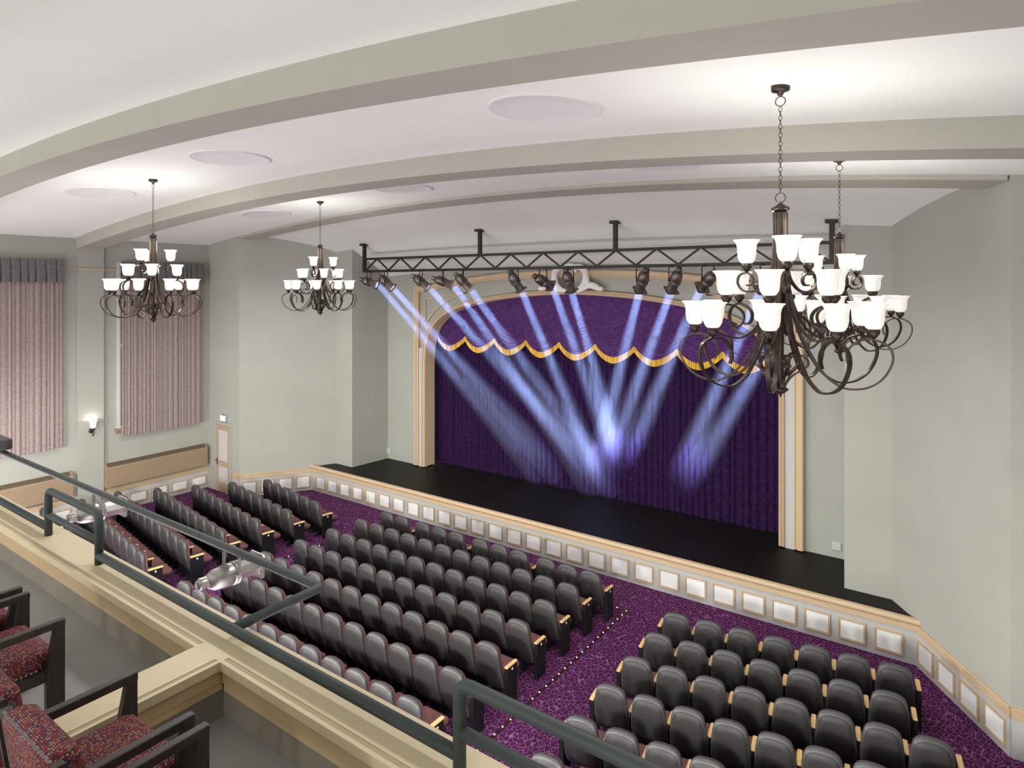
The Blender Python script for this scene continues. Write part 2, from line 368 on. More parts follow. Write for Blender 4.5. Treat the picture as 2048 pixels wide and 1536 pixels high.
# ---------------------------------------------------------------- proscenium
PX = -8.77; PY = 15.1
INN = [(0,6.37),(.8,6.345),(1.75,6.28),(2.6,6.18),(3.3,6.065),(3.7,5.985),(4.0,5.905),(4.3,5.80),(4.55,5.68),(4.8,5.52),(5.0,5.33),(5.15,5.13),(5.27,4.85),(5.33,4.55),(5.37,4.1)]
def arch(h, off=0.0):
    # the opening's half outline pushed outwards by off, from the right foot over the crown to the left foot
    pts = [Vector((d, z)) for d, z in INN] + [Vector((5.37, SZ))]
    pts = [Vector((p.x, p.y)) for p in spline([Vector((p.x, p.y, 0)) for p in pts[:-1]], 3)] + [pts[-1]]
    out = []
    for i, p in enumerate(pts):
        a = pts[max(i-1,0)]; b = pts[min(i+1,len(pts)-1)]; t = (b-a).normalized(); nrm = Vector((-t.y, t.x)) if False else Vector((-t.y*-1, t.x*-1))
        nrm = Vector((-t.y, t.x));
        if i == 0: nrm = Vector((0, 1))
        if nrm.dot(p - Vector((0, 2))) < 0: nrm = -nrm
        if i == len(pts)-1: nrm = Vector((1, 0))
        out.append(p + nrm*off)
    return [(PX + p.x, p.y) for p in reversed(out)] + [(PX - p.x, p.y) for p in out[1:]]
inner = arch(1)
# wall face round the opening
m = MB(); yw = 15.2
outer = []
for x, z in inner:
    outer.append((x, ceil_z(x, 15.2) + .1))
rs = [[(x, yw, z), (x, yw, zo)] for (x, z), (_, zo) in zip(inner, outer)]
m.rings(rs, False, sm=False)
m.add([(-16.1,yw,SZ-.1),(inner[-1][0],yw,SZ-.1),(inner[-1][0],yw,7.5),(-16.1,yw,7.5)], [(0,1,2,3)])
m.add([(inner[0][0],yw,SZ-.1),(-1.85,yw,SZ-.1),(-1.85,yw,7.5),(inner[0][0],yw,7.5)], [(0,1,2,3)])
m.v += [(x, y+.3, z) for x, y, z in m.v]; n1 = len(m.v)//2
for f in list(m.f): m.f.append(tuple(reversed([i+n1 for i in f]))); m.mi.append(0); m.sm.append(False)
struct(m.obj('wall_stage', M_wall))
def arch_trim(name, offs, mt):
    # offs: (offset outward, y) section swept round the arch
    curves = [arch(1, o) for o, _ in offs]
    rs = [[(c[i][0], offs[k][1], c[i][1]) for k, c in enumerate(curves)] for i in range(len(curves[0]))]
    m = MB(); m.rings(rs, False, sm=False); return m.obj(name, mt)
pro = thing('proscenium_frame', 'pale and tan moulded arch framing the stage curtain', 'proscenium arch', (0,0,0))
o = arch_trim('reveal', [(0, 15.56), (0, PY)], M_tan); o.parent = pro; o.data.materials[0] = M_reveal_lit
o = arch_trim('inner_moulding', [(0, PY), (.02, 15.075), (.05, 15.06), (.055, 15.09), (.07, 15.09), (.09, 15.055), (.12, 15.07), (.13, 15.12)], M_tan); o.parent = pro
o = arch_trim('pale_band', [(.13, 15.12), (.30, 15.12)], M_wall if False else M_panel)
# the pale band turns into the wide field above; keep only its straight legs here
me = o.data
bpy.data.objects.remove(o)
m = MB()
for x0, x1 in ((-14.43, -14.25), (-3.27, -3.08)):
    m = MB(); m.box(x0, x1, 15.12, 15.2, SZ-.03, 4.6); m.obj('pale_band', M_dado, pro)
OUT = [(0,7.035),(1.0,7.02),(2.2,6.985),(3.0,6.915),(3.7,6.835),(5.0,6.665),(5.87,6.57)]
OX = -8.75
op = [(OX + 5.87, SZ)] + [(OX + d, z) for d, z in reversed(OUT)] + [(OX - d, z) for d, z in OUT[1:]] + [(OX - 5.87, SZ)]
w = .19
ip = [(OX + 5.87 - w - .01, SZ)] + [(OX + min(d, 5.87 - w - .01), z - w + (.02 if d > 5.8 else 0)) for d, z in reversed(OUT)] + [(OX - min(d, 5.87 - w - .01), z - w + (.02 if d > 5.8 else 0)) for d, z in OUT[1:]] + [(OX - 5.87 + w + .01, SZ)]
def mixp(t): return [(a[0]*(1-t)+b[0]*t, a[1]*(1-t)+b[1]*t) for a, b in zip(op, ip)]
m = MB(); secs = [(0,15.2),(0,15.07),(.12,15.05),(.62,15.05),(.66,15.08),(.80,15.08),(.84,15.06),(1.0,15.075),(1.0,15.2)]
cs = [mixp(t) for t, _ in secs]
m.rings([[(cs[k][i][0], secs[k][1], cs[k][i][1]) for k in range(len(secs))] for i in range(len(op))], False, sm=False)
m.obj('outer_moulding', M_tan, pro)
for sg in (-1, 1):   # thin triangular mouldings in the corners
    k = [(5.43, 6.19), (3.70, 6.40), (4.3, 6.22), (4.85, 5.93), (5.2, 5.62), (5.43, 5.34)]
    pts = [Vector((OX + sg*a, 15.17, b)) for a, b in k]
    m = MB(); m.tube([pts[0], pts[1]], 0, rect=(.04, .06), up=(0,1,0)); m.tube(spline(pts[1:], 5), 0, rect=(.04, .06), up=(0,1,0)); m.tube([pts[-1], pts[0]], 0, rect=(.04, .06), up=(0,1,0))
    m.obj('corner_moulding', M_tan, pro)
# carved crest over the arch
cr = thing('carved_crest', 'white plaster scroll crest at the top centre of the stage arch', 'ornament', (-8.72, 15.0, 6.4))
m = MB()
for sg in (-1, 1):
    oval = [(.10*sg,0,.06),(.26*sg,0,.10),(.42*sg,0,.24),(.49*sg,0,.42),(.46*sg,0,.58),(.34*sg,0,.69),(.20*sg,0,.71),(.14*sg,0,.66),(.17*sg,0,.60),(.22*sg,0,.60)]
    sp = spline(oval, 6); n = len(sp); m.tube(sp, [.05+.045*math.sin(PI*min(1, i/n*1.15)) for i in range(n)], 8)
    oval2 = [(.08*sg,0,.13),(.12*sg,0,.2),(.07*sg,0,.24),(.03*sg,0,.19)]; m.tube(spline(oval2, 5), .028, 6)
m.obj('scroll_ring', M_plaster, cr)
for sg in (-1, 1):
    m = MB()
    lf = [(.25*sg,0,.04),(.45*sg,0,.14),(.62*sg,0,.22),(.78*sg,0,.18),(.9*sg,0,.12),(.99*sg,0,.14)]
    sp = spline(lf, 6); n = len(sp); m.tube(sp, [.04+.055*math.sin(PI*i/n)**2 + (.02 if i > n-5 else 0) for i in range(n)], 8)
    lf = [(.42*sg,0,.2),(.52*sg,0,.3),(.54*sg,0,.42)]; sp = spline(lf, 6); n = len(sp); m.tube(sp, [.035+.03*math.sin(PI*i/n) for i in range(n)], 8)
    m.obj('leaf', M_plaster, cr)
m = MB(); m.tube(spline([(-.2,0,.72),(-.08,.0,.76),(0,0,.77),(.08,0,.76),(.2,0,.72)], 5), .05, 8); m.obj('crown_leaf', M_plaster, cr)
m = MB(); m.box(-16, -1.9, 17.6, 17.8, .7, 7.5); struct(m.obj('wall_backstage', M_black))
# house curtain
CY = 15.93
m = MB(); xs2 = []; x = -14.55; k = 0
while x < -2.95: xs2.append(x); x += .0165
random.seed(3); ph = 0; prof = []
pitch = .16; amp = .05; pos = 0
for x in xs2:
    pos += .0165
    if pos > pitch: pos -= pitch; pitch = random.choice((.12,.15,.17,.19,.21)); amp = random.uniform(.05,.085)
    t = pos/pitch; prof.append(-amp*math.sin(PI*t)**.8)
zs = [SZ-.022, 2.0, 3.5, 5.0, 6.5]
m.rings([[(x, CY + p*(1.15 - .03*i), z) for x, p in zip(xs2, prof)] for i, z in enumerate(zs)], False)
cur = m.obj('stage_curtain', M_velvet); tag(cur, 'purple velvet stage curtain hanging in deep vertical folds to the stage floor', 'curtain')
# scalloped valance in front of it
m = MB(); cus = [-14.10,-12.93,-11.776,-10.61,-9.466,-8.308,-7.145,-5.978,-4.818,-3.66,-2.9]
val = thing('swagged_valance', 'purple swagged valance with scalloped gold fringe across the top of the stage curtain', 'valance', (0,0,0))
VY = 15.70
for a, b in zip(cus, cus[1:]):
    nu = 26; wv = (b-a)/1.165
    cols = []; fr_ = []
    for i in range(nu+1):
        s_ = -1 + 2*i/nu
        if b > -3: s_ = -1 + 1.3*i/nu
        x = a + (b-a)*i/nu
        sag = .30*(1-abs(s_)**1.7)
        zb = 4.985 - sag
        col = []; nz = 210
        for j in range(nz+1):
            z = zb + (6.6-zb)*(j/nz)
            q = (z - zb)
            D = .30*(1-abs(s_)**1.9)
            lev = z + D - 4.985 + .02        # 0 at the hem
            per = .088 if lev < .85 else .075
            ampl = (.052 if lev < .85 else .022)*(.45+.55*(1-abs(s_)**4))
            ripple = abs(math.sin(PI*lev/per))**.6*ampl
            belly = .10*(1-s_*s_)*max(0, 1-lev/1.3)
            col.append((x, VY - ripple - belly, z))
        cols.append(col)
        zc = 4.985 - sag
        yb = VY - .012 - .10*(1-s_*s_)
        fr_.append([(x, yb - .012 - (.006 if i % 2 else 0), zc + .02), (x, yb - .02 - (.006 if i % 2 else 0), zc - .17 + .03*abs(s_)**3)])
    mm = MB(); mm.rings(cols, False); o = mm.obj('swag', M_swag, val)
    ff = MB()
    fr2 = []
    for i in range(len(fr_)-1):     # pleat the fringe
        for q in range(4):
            t = q/4; p0 = [fr_[i][k][0]*(1-t)+fr_[i+1][k][0]*t for k in (0,1)]; 
            r_ = []
            for k in (0,1):
                A_, B_ = fr_[i][k], fr_[i+1][k]
                r_.append((A_[0]*(1-t)+B_[0]*t, A_[1]*(1-t)+B_[1]*t - (.008 if q % 2 else 0), A_[2]*(1-t)+B_[2]*t))
            fr2.append(r_)
    fr2.append(fr_[-1]); ff.rings(fr2, False, sm=False); ff.obj('gold_fringe', M_gold, o)
# cover plates low on the stage wall
for x0, lb in ((-15.95, 'small square white cover plate low on the stage wall left of the arch'), (-2.33, 'small square white cover plate low on the stage wall right of the arch')):
    m = MB(); m.cham(x0, x0+.18, 15.165, 15.2, .94, 1.115, .008); m.box(x0+.02, x0+.16, 15.158, 15.17, .96, 1.095)
    tag(m.obj('cover_plate', M_dado), lb, 'cover plate')
# ---------------------------------------------------------------- windows, drapes, radiators, door
def window(n, y0, y1):
    m = MB(); z0, z1 = 2.42, 7.3
    for a in ((y0, y0+.09, z0, z1), (y1-.09, y1, z0, z1)): m.box(XL-.02, XL+.05, *a)
    for a in ((y0+.09, y1-.09, z1-.09, z1), (y0+.09, y1-.09, z0, z0+.06), (y0+.09, y1-.09, 4.8, 4.9)): m.box(XL-.02, XL+.045, *a)
    o = struct(m.obj('window_%d' % n, M_pine))
    m = MB(); m.box(XL-.02, XL+.01, y0+.05, y1-.05, z0, z1); m.obj('pane', M_glass, o)
    m = MB(); m.box(XL, XL+.12, y0-.07, y1+.07, z0-.05, z0); m.box(XL, XL+.05, y0-.03, y1+.03, z0-.15, z0-.05); m.obj('window_sill', M_rad, o)
window(1, 8.57, 11.0); window(2, 4.6, 7.08)
def drapes(y0, y1, lab, labv):
    random.seed(int(y0*10)); m = MB(); n = int((y1-y0)/.015); ph = 0; cols = []
    pw = .11; pos = 0; am = .03; pf = []
    for i in range(n+1):
        pos += .015
        if pos > pw: pos -= pw; pw = random.choice((.06,.09,.12,.16)); am = random.uniform(.012,.04)
        pf.append(am*math.sin(PI*pos/pw))
    hem = [2.18 + .012*math.sin(i*.21) + .008*math.sin(i*.57) for i in range(n+1)]
    m.rings([[(XL+.14+p*q, y0+(y1-y0)*i/n + (0 if 1 else 0), z if z > 3 else hem[i]) for i, p in enumerate(pf)] for z, q in ((2.2,1.1),(4.0,1.0),(6.9,.8))], False)
    d = m.obj('window_drapes', M_drap); tag(d, lab, 'curtain', 'drapes on the left wall')
    m = MB(); n = int((y1-y0+.06)/.012); pf = []; pos = 0; pw = .2
    for i in range(n+1):
        pos += .012
        if pos > pw: pos -= pw; pw = random.uniform(.12,.28)
        pf.append(.03 - .05*math.exp(-((pos-pw*.5)/.02)**2))
    m.rings([[(XL+.22+p*q, y0-.03+(y1-y0+.06)*i/n, z) for i, p in enumerate(pf)] for z, q in ((6.70,1.6),(7.0,1.0),(7.33,.15))], False)
    v = m.obj('pleated_valance', M_drapv); tag(v, labv, 'valance', 'pleated valances on the left wall')
    m = MB(); m.tube([(XL+.18,y0-.08,7.33),(XL+.18,y1+.08,7.33)], .012, 6); m.obj('rod', M_tan, v)
drapes(8.64, 11.05, 'pinkish taupe drapes on the window nearer the stage, beside the exit door', 'grey pleated valance above the drapes nearer the stage, beside the exit door')
drapes(4.55, 7.12, 'pinkish taupe drapes on the window left of the wall sconce, cut by the frame edge', 'grey pleated valance above the drapes left of the wall sconce')
def radiator(y0, y1, lab):
    t = thing('radiator_cover', lab, 'radiator cover', (XL, y0, 0), 0, 'radiator covers on the left wall'); w = y1-y0
    m = MB(); m.rings([[(.02,y,.80),(.02,y,1.46),(.05,y,1.465),(.19,y,1.36),(.20,y,1.34),(.20,y,.80)] for y in (0, w)], True, True, sm=False); m.obj('casing', M_rad, t)
    m = MB(); m.add([(.068,.06,1.4585),(.068,w-.06,1.4585),(.184,w-.06,1.3715),(.184,.06,1.3715)], [(0,3,2,1)]); m.v = [(x+.004,y,z+.005) for x,y,z in m.v]; m.obj('grille', M_grille, t)
radiator(8.2, 11.22, 'long tan radiator cover with slotted top, right of the wall sconce near the exit door')
radiator(4.3, 7.38, 'long tan radiator cover with slotted top, left of the wall sconce behind the balcony rails')
# exit door
d = MB(); d.box(-19.83, -19.745, DW-.04, DW+.01, 0, 2.16); d.box(-18.97, -18.885, DW-.04, DW+.01, 0, 2.16); d.box(-19.83, -18.885, DW-.042, DW+.01, 2.16, 2.24)
df = struct(d.obj('door_1', M_wall))
m = MB(); X0, X1 = -19.745, -18.97; y = DW-.012
for a in ((X0, X0+.12, 0, 2.16), (X1-.12, X1, 0, 2.16), (X0+.12, X1-.12, 1.98, 2.16), (X0+.12, X1-.12, .82, 1.0), (X0+.12, X1-.12, 0, .30)): m.box(a[0], a[1], y-.02, DW+.01, a[2], a[3])
m.obj('door_leaf', M_doorw, df)
m = MB(); m.box(X0+.12, X1-.12, y-.006, DW, 1.0, 1.98); m.box(X0+.12, X1-.12, y-.006, DW, .30, .82)
m.box(X0+.16, X1-.16, y-.012, DW, 1.05, 1.93); m.box(X0+.16, X1-.16, y-.012, DW, .35, .77); m.obj('inset_panel', M_door, df)
m = MB(); m.box(X0+.04, X0+.08, y-.03, y-.01, .84, 1.06); m.tube([(X0+.06,y-.06,.98),(X0-.02,y-.06,.98)], .012, 6); m.tube([(X0+.06,y-.02,.98),(X0+.06,y-.06,.98)], .012, 6); m.obj('door_handle', M_bronze, df)
ex = thing('exit_sign', 'small lit EXIT sign on the wall above the narrow side door', 'sign', (-19.51, DW, 2.25))
m = MB(); m.cham(0, .36, -.05, 0, 0, .24, .01); m.obj('sign_box', M_exitbox, ex)
m = MB(); y0, y1 = -.058, -.05
def stroke(ax, az, bx, bz, w=.024):
    a, b = Vector((ax,az)), Vector((bx,bz)); t = (b-a).normalized(); nn = Vector((-t.y,t.x))*w/2
    q = [a+nn, b+nn, b-nn, a-nn]; m.add([(p.x,y0,p.y) for p in q]+[(p.x,y1,p.y) for p in q], [(0,1,2,3),(4,7,6,5),(0,4,5,1),(1,5,6,2),(2,6,7,3),(3,7,4,0)])
stroke(.045,.04,.045,.20); stroke(.035,.05,.10,.05,.02); stroke(.035,.12,.09,.12,.02); stroke(.035,.19,.10,.19,.02)
stroke(.125,.04,.19,.20); stroke(.19,.04,.125,.20); stroke(.222,.04,.222,.20); stroke(.25,.19,.325,.19,.02); stroke(.288,.04,.288,.20)
m.obj('letters', M_exit, ex)
# ceiling medallions
mm = MB(); seg = 40
def medallion(x, y, lab, r=.62):
    m = MB(); ring = lambda rr, dz: [(x+rr*math.cos(2*PI*i/seg), y+rr*math.sin(2*PI*i/seg), ceil_z(x+rr*math.cos(2*PI*i/seg), y) - dz) for i in range(seg)]
    m.rings([ring(r, -.01), ring(r, .02), ring(r-.02, .026), ring(r-.035, .018), ring(.3, .018), ring(.01, .018)], True)
    m.v = [(a-x, b-y, c-8.5) for a, b, c in m.v]
    tag(m.obj('ceiling_medallion', M_disc, None, (x, y, 8.5)), lab, 'ceiling medallion', 'round ceiling medallions')
medallion(-3.72, 5.85, 'large pale round ceiling medallion left of the largest chandelier')
medallion(-9.75, 5.82, 'pale round ceiling medallion between the two nearest ceiling beams, above the middle of the hall')
medallion(-14.45, 5.8, 'pale round ceiling medallion left of the left front chandelier chain')
medallion(-14.9, 9.9, 'pale round ceiling medallion left of the smallest chandelier chain')
medallion(-9.75, 9.75, 'pale round ceiling medallion half hidden by the middle beam, right of the smallest chandelier')
medallion(-4.0, 9.75, 'pale round ceiling medallion behind the middle beam at upper right, mostly hidden')
# ---------------------------------------------------------------- chandeliers
def ribbon(prof, k=5): return [Vector((p.x, 0, p.y)) for p in spline([Vector((a, b, 0)) for a, b in prof], k)]
P_bot = [(.052,1.62),(.052,1.2),(.07,1.0),(.115,.76),(.16,.58),(.235,.42),(.35,.24),(.46,.155),(.55,.13),(.68,.155),(.79,.24),(.855,.38),(.83,.49),(.72,.545),(.61,.525),(.535,.45),(.527,.37),(.545,.32)]
P_mid = [(.052,1.62),(.052,1.25),(.065,1.02),(.11,.827),(.16,.70),(.225,.60),(.33,.53),(.43,.53),(.54,.575),(.59,.68),(.56,.77),(.465,.815),(.37,.79),(.315,.73),(.325,.66),(.37,.625),(.43,.635)]
P_top = [(.052,1.62),(.055,1.35),(.07,1.15),(.11,1.03),(.19,.945),(.27,.925),(.345,.945),(.385,1.01),(.365,1.075),(.30,1.098),(.25,1.07),(.235,1.02),(.26,.985),(.30,.985)]
P_low = [(.03,.075),(.05,.13),(.10,.20),(.17,.25),(.225,.30),(.21,.36),(.15,.385),(.09,.36),(.07,.31),(.085,.27)]
def arm_mesh(p): m = MB(); m.tube(ribbon(p), 0, rect=(.024, .011), up=(0,1,0)) if False else m.tube(ribbon(p), 0, rect=(.015, .033), up=(0,1,0)); return m.mesh('arm', M_bronze)
A_bot, A_mid, A_top, A_low = [arm_mesh(p) for p in (P_bot, P_mid, P_top, P_low)]
m = MB(); m.lathe([(.003,-.045),(.018,-.035),(.03,-.02),(.045,0),(.048,.01),(.046,.035),(.03,.04),(.0,.04)], 14); ME_cup = m.mesh('socket_cup', M_bronze)
m = MB(); m.lathe([(.035,.035),(.055,.045),(.073,.075),(.081,.12),(.082,.17),(.088,.205),(.102,.232),(.117,.245),(.116,.25),(.10,.237),(.083,.205),(.076,.17),(.074,.12),(.06,.07),(.03,.05),(.0,.05)], 22); ME_shade = m.mesh('glass_shade', M_shade)
m = MB()
for i in range(12): a = 2*PI*i/12; m.tube([(.042*math.cos(a),.042*math.sin(a),1.64),(.042*math.cos(a),.042*math.sin(a),1.1),(.03*math.cos(a),.03*math.sin(a),.85)], .012, 6)
m.lathe([(.028,.06),(.03,.5),(.034,1.0),(.04,1.64)], 12); ME_col = m.mesh('column', M_bronze)
m = MB(); m.lathe([(.004,1.71),(.02,1.70),(.035,1.685),(.062,1.67),(.075,1.66),(.076,1.645),(.065,1.635),(.0,1.635)], 18); ME_cap = m.mesh('column_cap', M_bronze)
m = MB(); m.lathe([(.0,.0),(.008,.012),(.012,.03),(.035,.045),(.055,.06),(.066,.068),(.066,.08),(.05,.09),(.0,.095)], 18); ME_fin = m.mesh('finial', M_bronze)
m = MB(); m.lathe([(.006,2.635),(.02,2.645),(.028,2.665),(.04,2.675),(.075,2.685),(.078,2.70),(.078,2.73),(.0,2.735)], 18); ME_can = m.mesh('canopy', M_bronze)
m = MB()
def loop(z, r, rz, ax, tr):
    pts = [((r*math.cos(a) if ax else 0), (0 if ax else r*math.cos(a)), z + rz*math.sin(a)) for a in [2*PI*i/14 for i in range(14)]]
    m.tube(pts, tr, 5, closed=True)
loop(1.75, .042, .042, 1, .0045); loop(2.595, .042, .042, 1, .0045)
z = 1.812; k = 0
while z < 2.545: loop(z, .014, .024, k % 2, .0028); z += .0375; k += 1
ME_chain = m.mesh('chain', M_bronze)
def chandelier(x, y, lab):
    cz = ceil_z(x, y); t = thing('chandelier', lab, 'chandelier', (x, y, cz - 2.725), 0, 'bronze three-tier chandeliers')
    for nme, me in (('column', ME_col), ('column_cap', ME_cap), ('finial', ME_fin), ('canopy', ME_can), ('chain', ME_chain)): ob(nme, me, t)
    for n, a0, me, r, zc in ((3, 17, A_top, .30, 1.145), (6, -3, A_mid, .465, .862), (9, 41, A_bot, .72, .592)):
        for k in range(n):
            a = math.radians(a0 + 360*k/n) + TH
            o = ob('arm', me, t, (0,0,0), (0,0,a)); ob('socket_cup', ME_cup, o, (r,0,zc)); ob('glass_shade', ME_shade, o, (r,0,zc))
    for k in range(6): ob('lower_scroll', A_low, t, (0,0,0), (0,0,TH + .4 + k*PI/3))
    for k in range(3):
        a = TH + math.radians(77 + 120*k)
        ld = bpy.data.lights.new('lamp_light', 'POINT'); ld.energy = CHAND_W; ld.color = (1,.975,.935); ld.shadow_soft_size = .12; ld.specular_factor = .3
        lo = bpy.data.objects.new('lamp_light', ld); C.objects.link(lo); lo.parent = t; lo.location = (.50*math.cos(a), .50*math.sin(a), 1.50)
    return t
chandelier(-12.54, 5.93, 'bronze chandelier in front of the taupe drapes at left, between the two nearest beams')
chandelier(-1.318, 5.92, 'largest bronze chandelier, nearest at upper right, hiding part of the curtain')
chandelier(-12.55, 9.78, 'smallest bronze chandelier, left of the lighting truss before the bare angled wall')
chandelier(-1.41, 9.78, 'bronze chandelier partly hidden behind the largest one at right')
# wall sconce
sc = thing('wall_sconce', 'small bronze wall sconce with lit white shade on the left wall pier', 'wall lamp', (XL+.10, 7.86, 2.5))
m = MB(); m.lathe([(0,0),(.07,.002),(.068,.015),(.045,.025),(0,.03)], 18, T=Matrix.Rotation(PI/2,4,'Y')); m.obj('backplate', M_bronze, sc)
m = MB(); m.tube(spline([(.02,0,0),(.06,0,-.05),(.10,0,-.12),(.15,0,-.13),(.17,0,-.07),(.14,0,-.02),(.12,0,.0),(.13,0,.03)], 5), .011, 6); m.obj('scroll_arm', M_bronze, sc)
ob('socket_cup', ME_cup, sc, (.13,0,.05)); ob('glass_shade', ME_shade, sc, (.13,0,.05))
ld = bpy.data.lights.new('sconce_light', 'POINT'); ld.energy = 3.2; ld.color = (1,.9,.75); ld.shadow_soft_size = .03
lo = bpy.data.objects.new('sconce_light', ld); C.objects.link(lo); lo.parent = sc; lo.location = (.13,0,.30)
# ---------------------------------------------------------------- lighting truss and stage spotlights
TY = 13.65
tr = thing('lighting_truss', 'long dark steel lighting truss hung from the ceiling in front of the stage arch', 'truss', (0, TY, 0))
m = MB(); m.box(-15.40, -2.05, -.04, .04, 7.02, 7.095); m.obj('bottom_chord', M_truss, tr)
m = MB(); m.box(-15.36, -2.08, -.035, .035, 7.41, 7.475); m.obj('top_chord', M_truss, tr)
m = MB(); x = -15.29; kk = 0
while x < -2.6:
    m.tube([(x,0,7.08),(x+.505,0,7.44)], 0, rect=(.04,.04), up=(0,1,0)); m.tube([(x+.505,0,7.44),(min(x+1.01,-2.1),0,7.08)], 0, rect=(.04,.04), up=(0,1,0)); x += 1.012
m.obj('web_bracing', M_truss, tr)
for x in (-15.352, -10.749, -6.70, -2.096):
    zc = ceil_z(x, TY); z0 = 7.03 if x in (-15.352, -2.096) else 7.47
    m = MB(); m.box(x-.045, x+.045, -.045, .045, z0, zc-.02); m.box(x-.11, x+.11, -.11, .11, zc-.035, zc+.03); m.obj('hanger', M_truss, tr)
# fixture, beam along local +x
Rx = Matrix.Rotation(PI/2, 4, 'Y')
def fixture_meshes(mt):
    a = MB(); a.lathe([(0,-.30),(.040,-.298),(.044,-.29),(.044,-.215),(.040,-.21)], 16, T=Rx); a.box(-.285,-.225,-.02,.02,.038,.047)
    a.box(-.285,-.225,-.047,-.038,-.02,.02); rear = a.mesh('rear_cap', mt)
    a = MB(); a.lathe([(.038,-.215),(.06,-.205),(.084,-.16),(.092,-.09),(.094,-.02),(.088,.0),(.098,.003),(.098,.018),(.088,.02),(.088,.03),(.098,.033),(.098,.045),(.086,.05)], 20, T=Rx); body = a.mesh('housing', mt)
    a = MB(); a.lathe([(.080,.045),(.078,.12),(.082,.235),(.078,.24)], 8, T=Rx, sm=False); a.tube([(.10,.08,0),(.10,.097,0)], .008, 6); barrel = a.mesh('lens_barrel', mt)
    a = MB(); w = .105; i = .07; pts = [(w,-w+.02),(w,w-.02),(w-.02,w),(-w+.02,w),(-w,w-.02),(-w,-w+.02),(-w+.02,-w),(w-.02,-w)]; q = [(p[0]*i/w, p[1]*i/w) for p in pts]
    o_ = [[(x, p[0], p[1]) for p in pp] for x, pp in ((.235,q),(.235,pts),(.25,pts),(.25,q),(.235,q))]; a.rings(o_, True, sm=False); frame = a.mesh('gel_frame', mt)
    a = MB(); a.lathe([(0,.232),(.07,.236)], 16, T=Rx); lens = a.mesh('lens', M_lens)
    return rear, body, barrel, frame, lens
FX = fixture_meshes(M_leko); FS = fixture_meshes(M_silver)
def yoke_mesh(h, w, mt, flat=False):
    m = MB(); pts = [(0,-w,0),(0,-w,h-.03),(0,-w+.03,h),(0,w-.03,h),(0,w,h-.03),(0,w,0)]
    if flat: m.tube(pts, 0, rect=(.006,.03), up=(1,0,0))
    else: m.tube(pts, .014, 6)
    m.tube([(0,-w-.02,0),(0,-w+.03,0)], .012, 6); m.tube([(0,w-.03,0),(0,w+.02,0)], .012, 6)
    return m.mesh('yoke', mt)
YK = yoke_mesh(.315, .15, M_truss); YS = yoke_mesh(.17, .115, M_silver, True)
tgt = [(-15.146,(-10.844,1.6)),(-14.391,(-10.22,1.7)),(-12.936,(-8.961,1.98)),(-12.084,(-8.96,1.55)),(-11.348,(-8.33,1.66)),(-9.571,(-8.48,1.75)),(-8.72,(-7.95,2.3)),(-7.974,(-7.8,2.5)),(-6.02,(-8.17,2.3)),(-5.248,(-7.72,2.4)),(-4.51,(-7.14,2.5)),(-3.30,(-5.71,2.4)),(-2.45,(-5.39,2.2))]
ords = ['leftmost stage spotlight on the truss', 'second stage spotlight from the left end of the truss', 'third stage spotlight from the left end of the truss, just inside the arch corner', 'fourth stage spotlight from the left of the truss, pitched flatter than its neighbours', 'fifth stage spotlight from the left of the truss, pitched steeply', 'stage spotlight sixth from the left, alone left of the white crest', 'stage spotlight hanging just left of the white crest', 'stage spotlight hanging in front of the white crest', 'stage spotlight first to the right of the white crest', 'stage spotlight second to the right of the white crest', 'stage spotlight third to the right of the white crest, touching the big chandelier', 'stage spotlight on the truss hidden behind the big chandelier', 'rightmost stage spotlight on the truss, between the two right chandeliers']
M_haze = bpy.data.materials.new('lit_haze'); M_haze.use_nodes = True
_nt = M_haze.node_tree; _nt.nodes.clear(); _o = _nt.nodes.new('ShaderNodeOutputMaterial'); _v = _nt.nodes.new('ShaderNodeVolumeScatter')
_v.inputs['Color'].default_value = (.9,.93,1,1); _v.inputs['Density'].default_value = HAZE; _v.inputs['Anisotropy'].default_value = 0.0
_nt.links.new(_v.outputs[0], _o.inputs['Volume'])
PITCH = [.38,.85,.8,.38,.85,.85,.4,1,.95,1,.65,.9,.9]
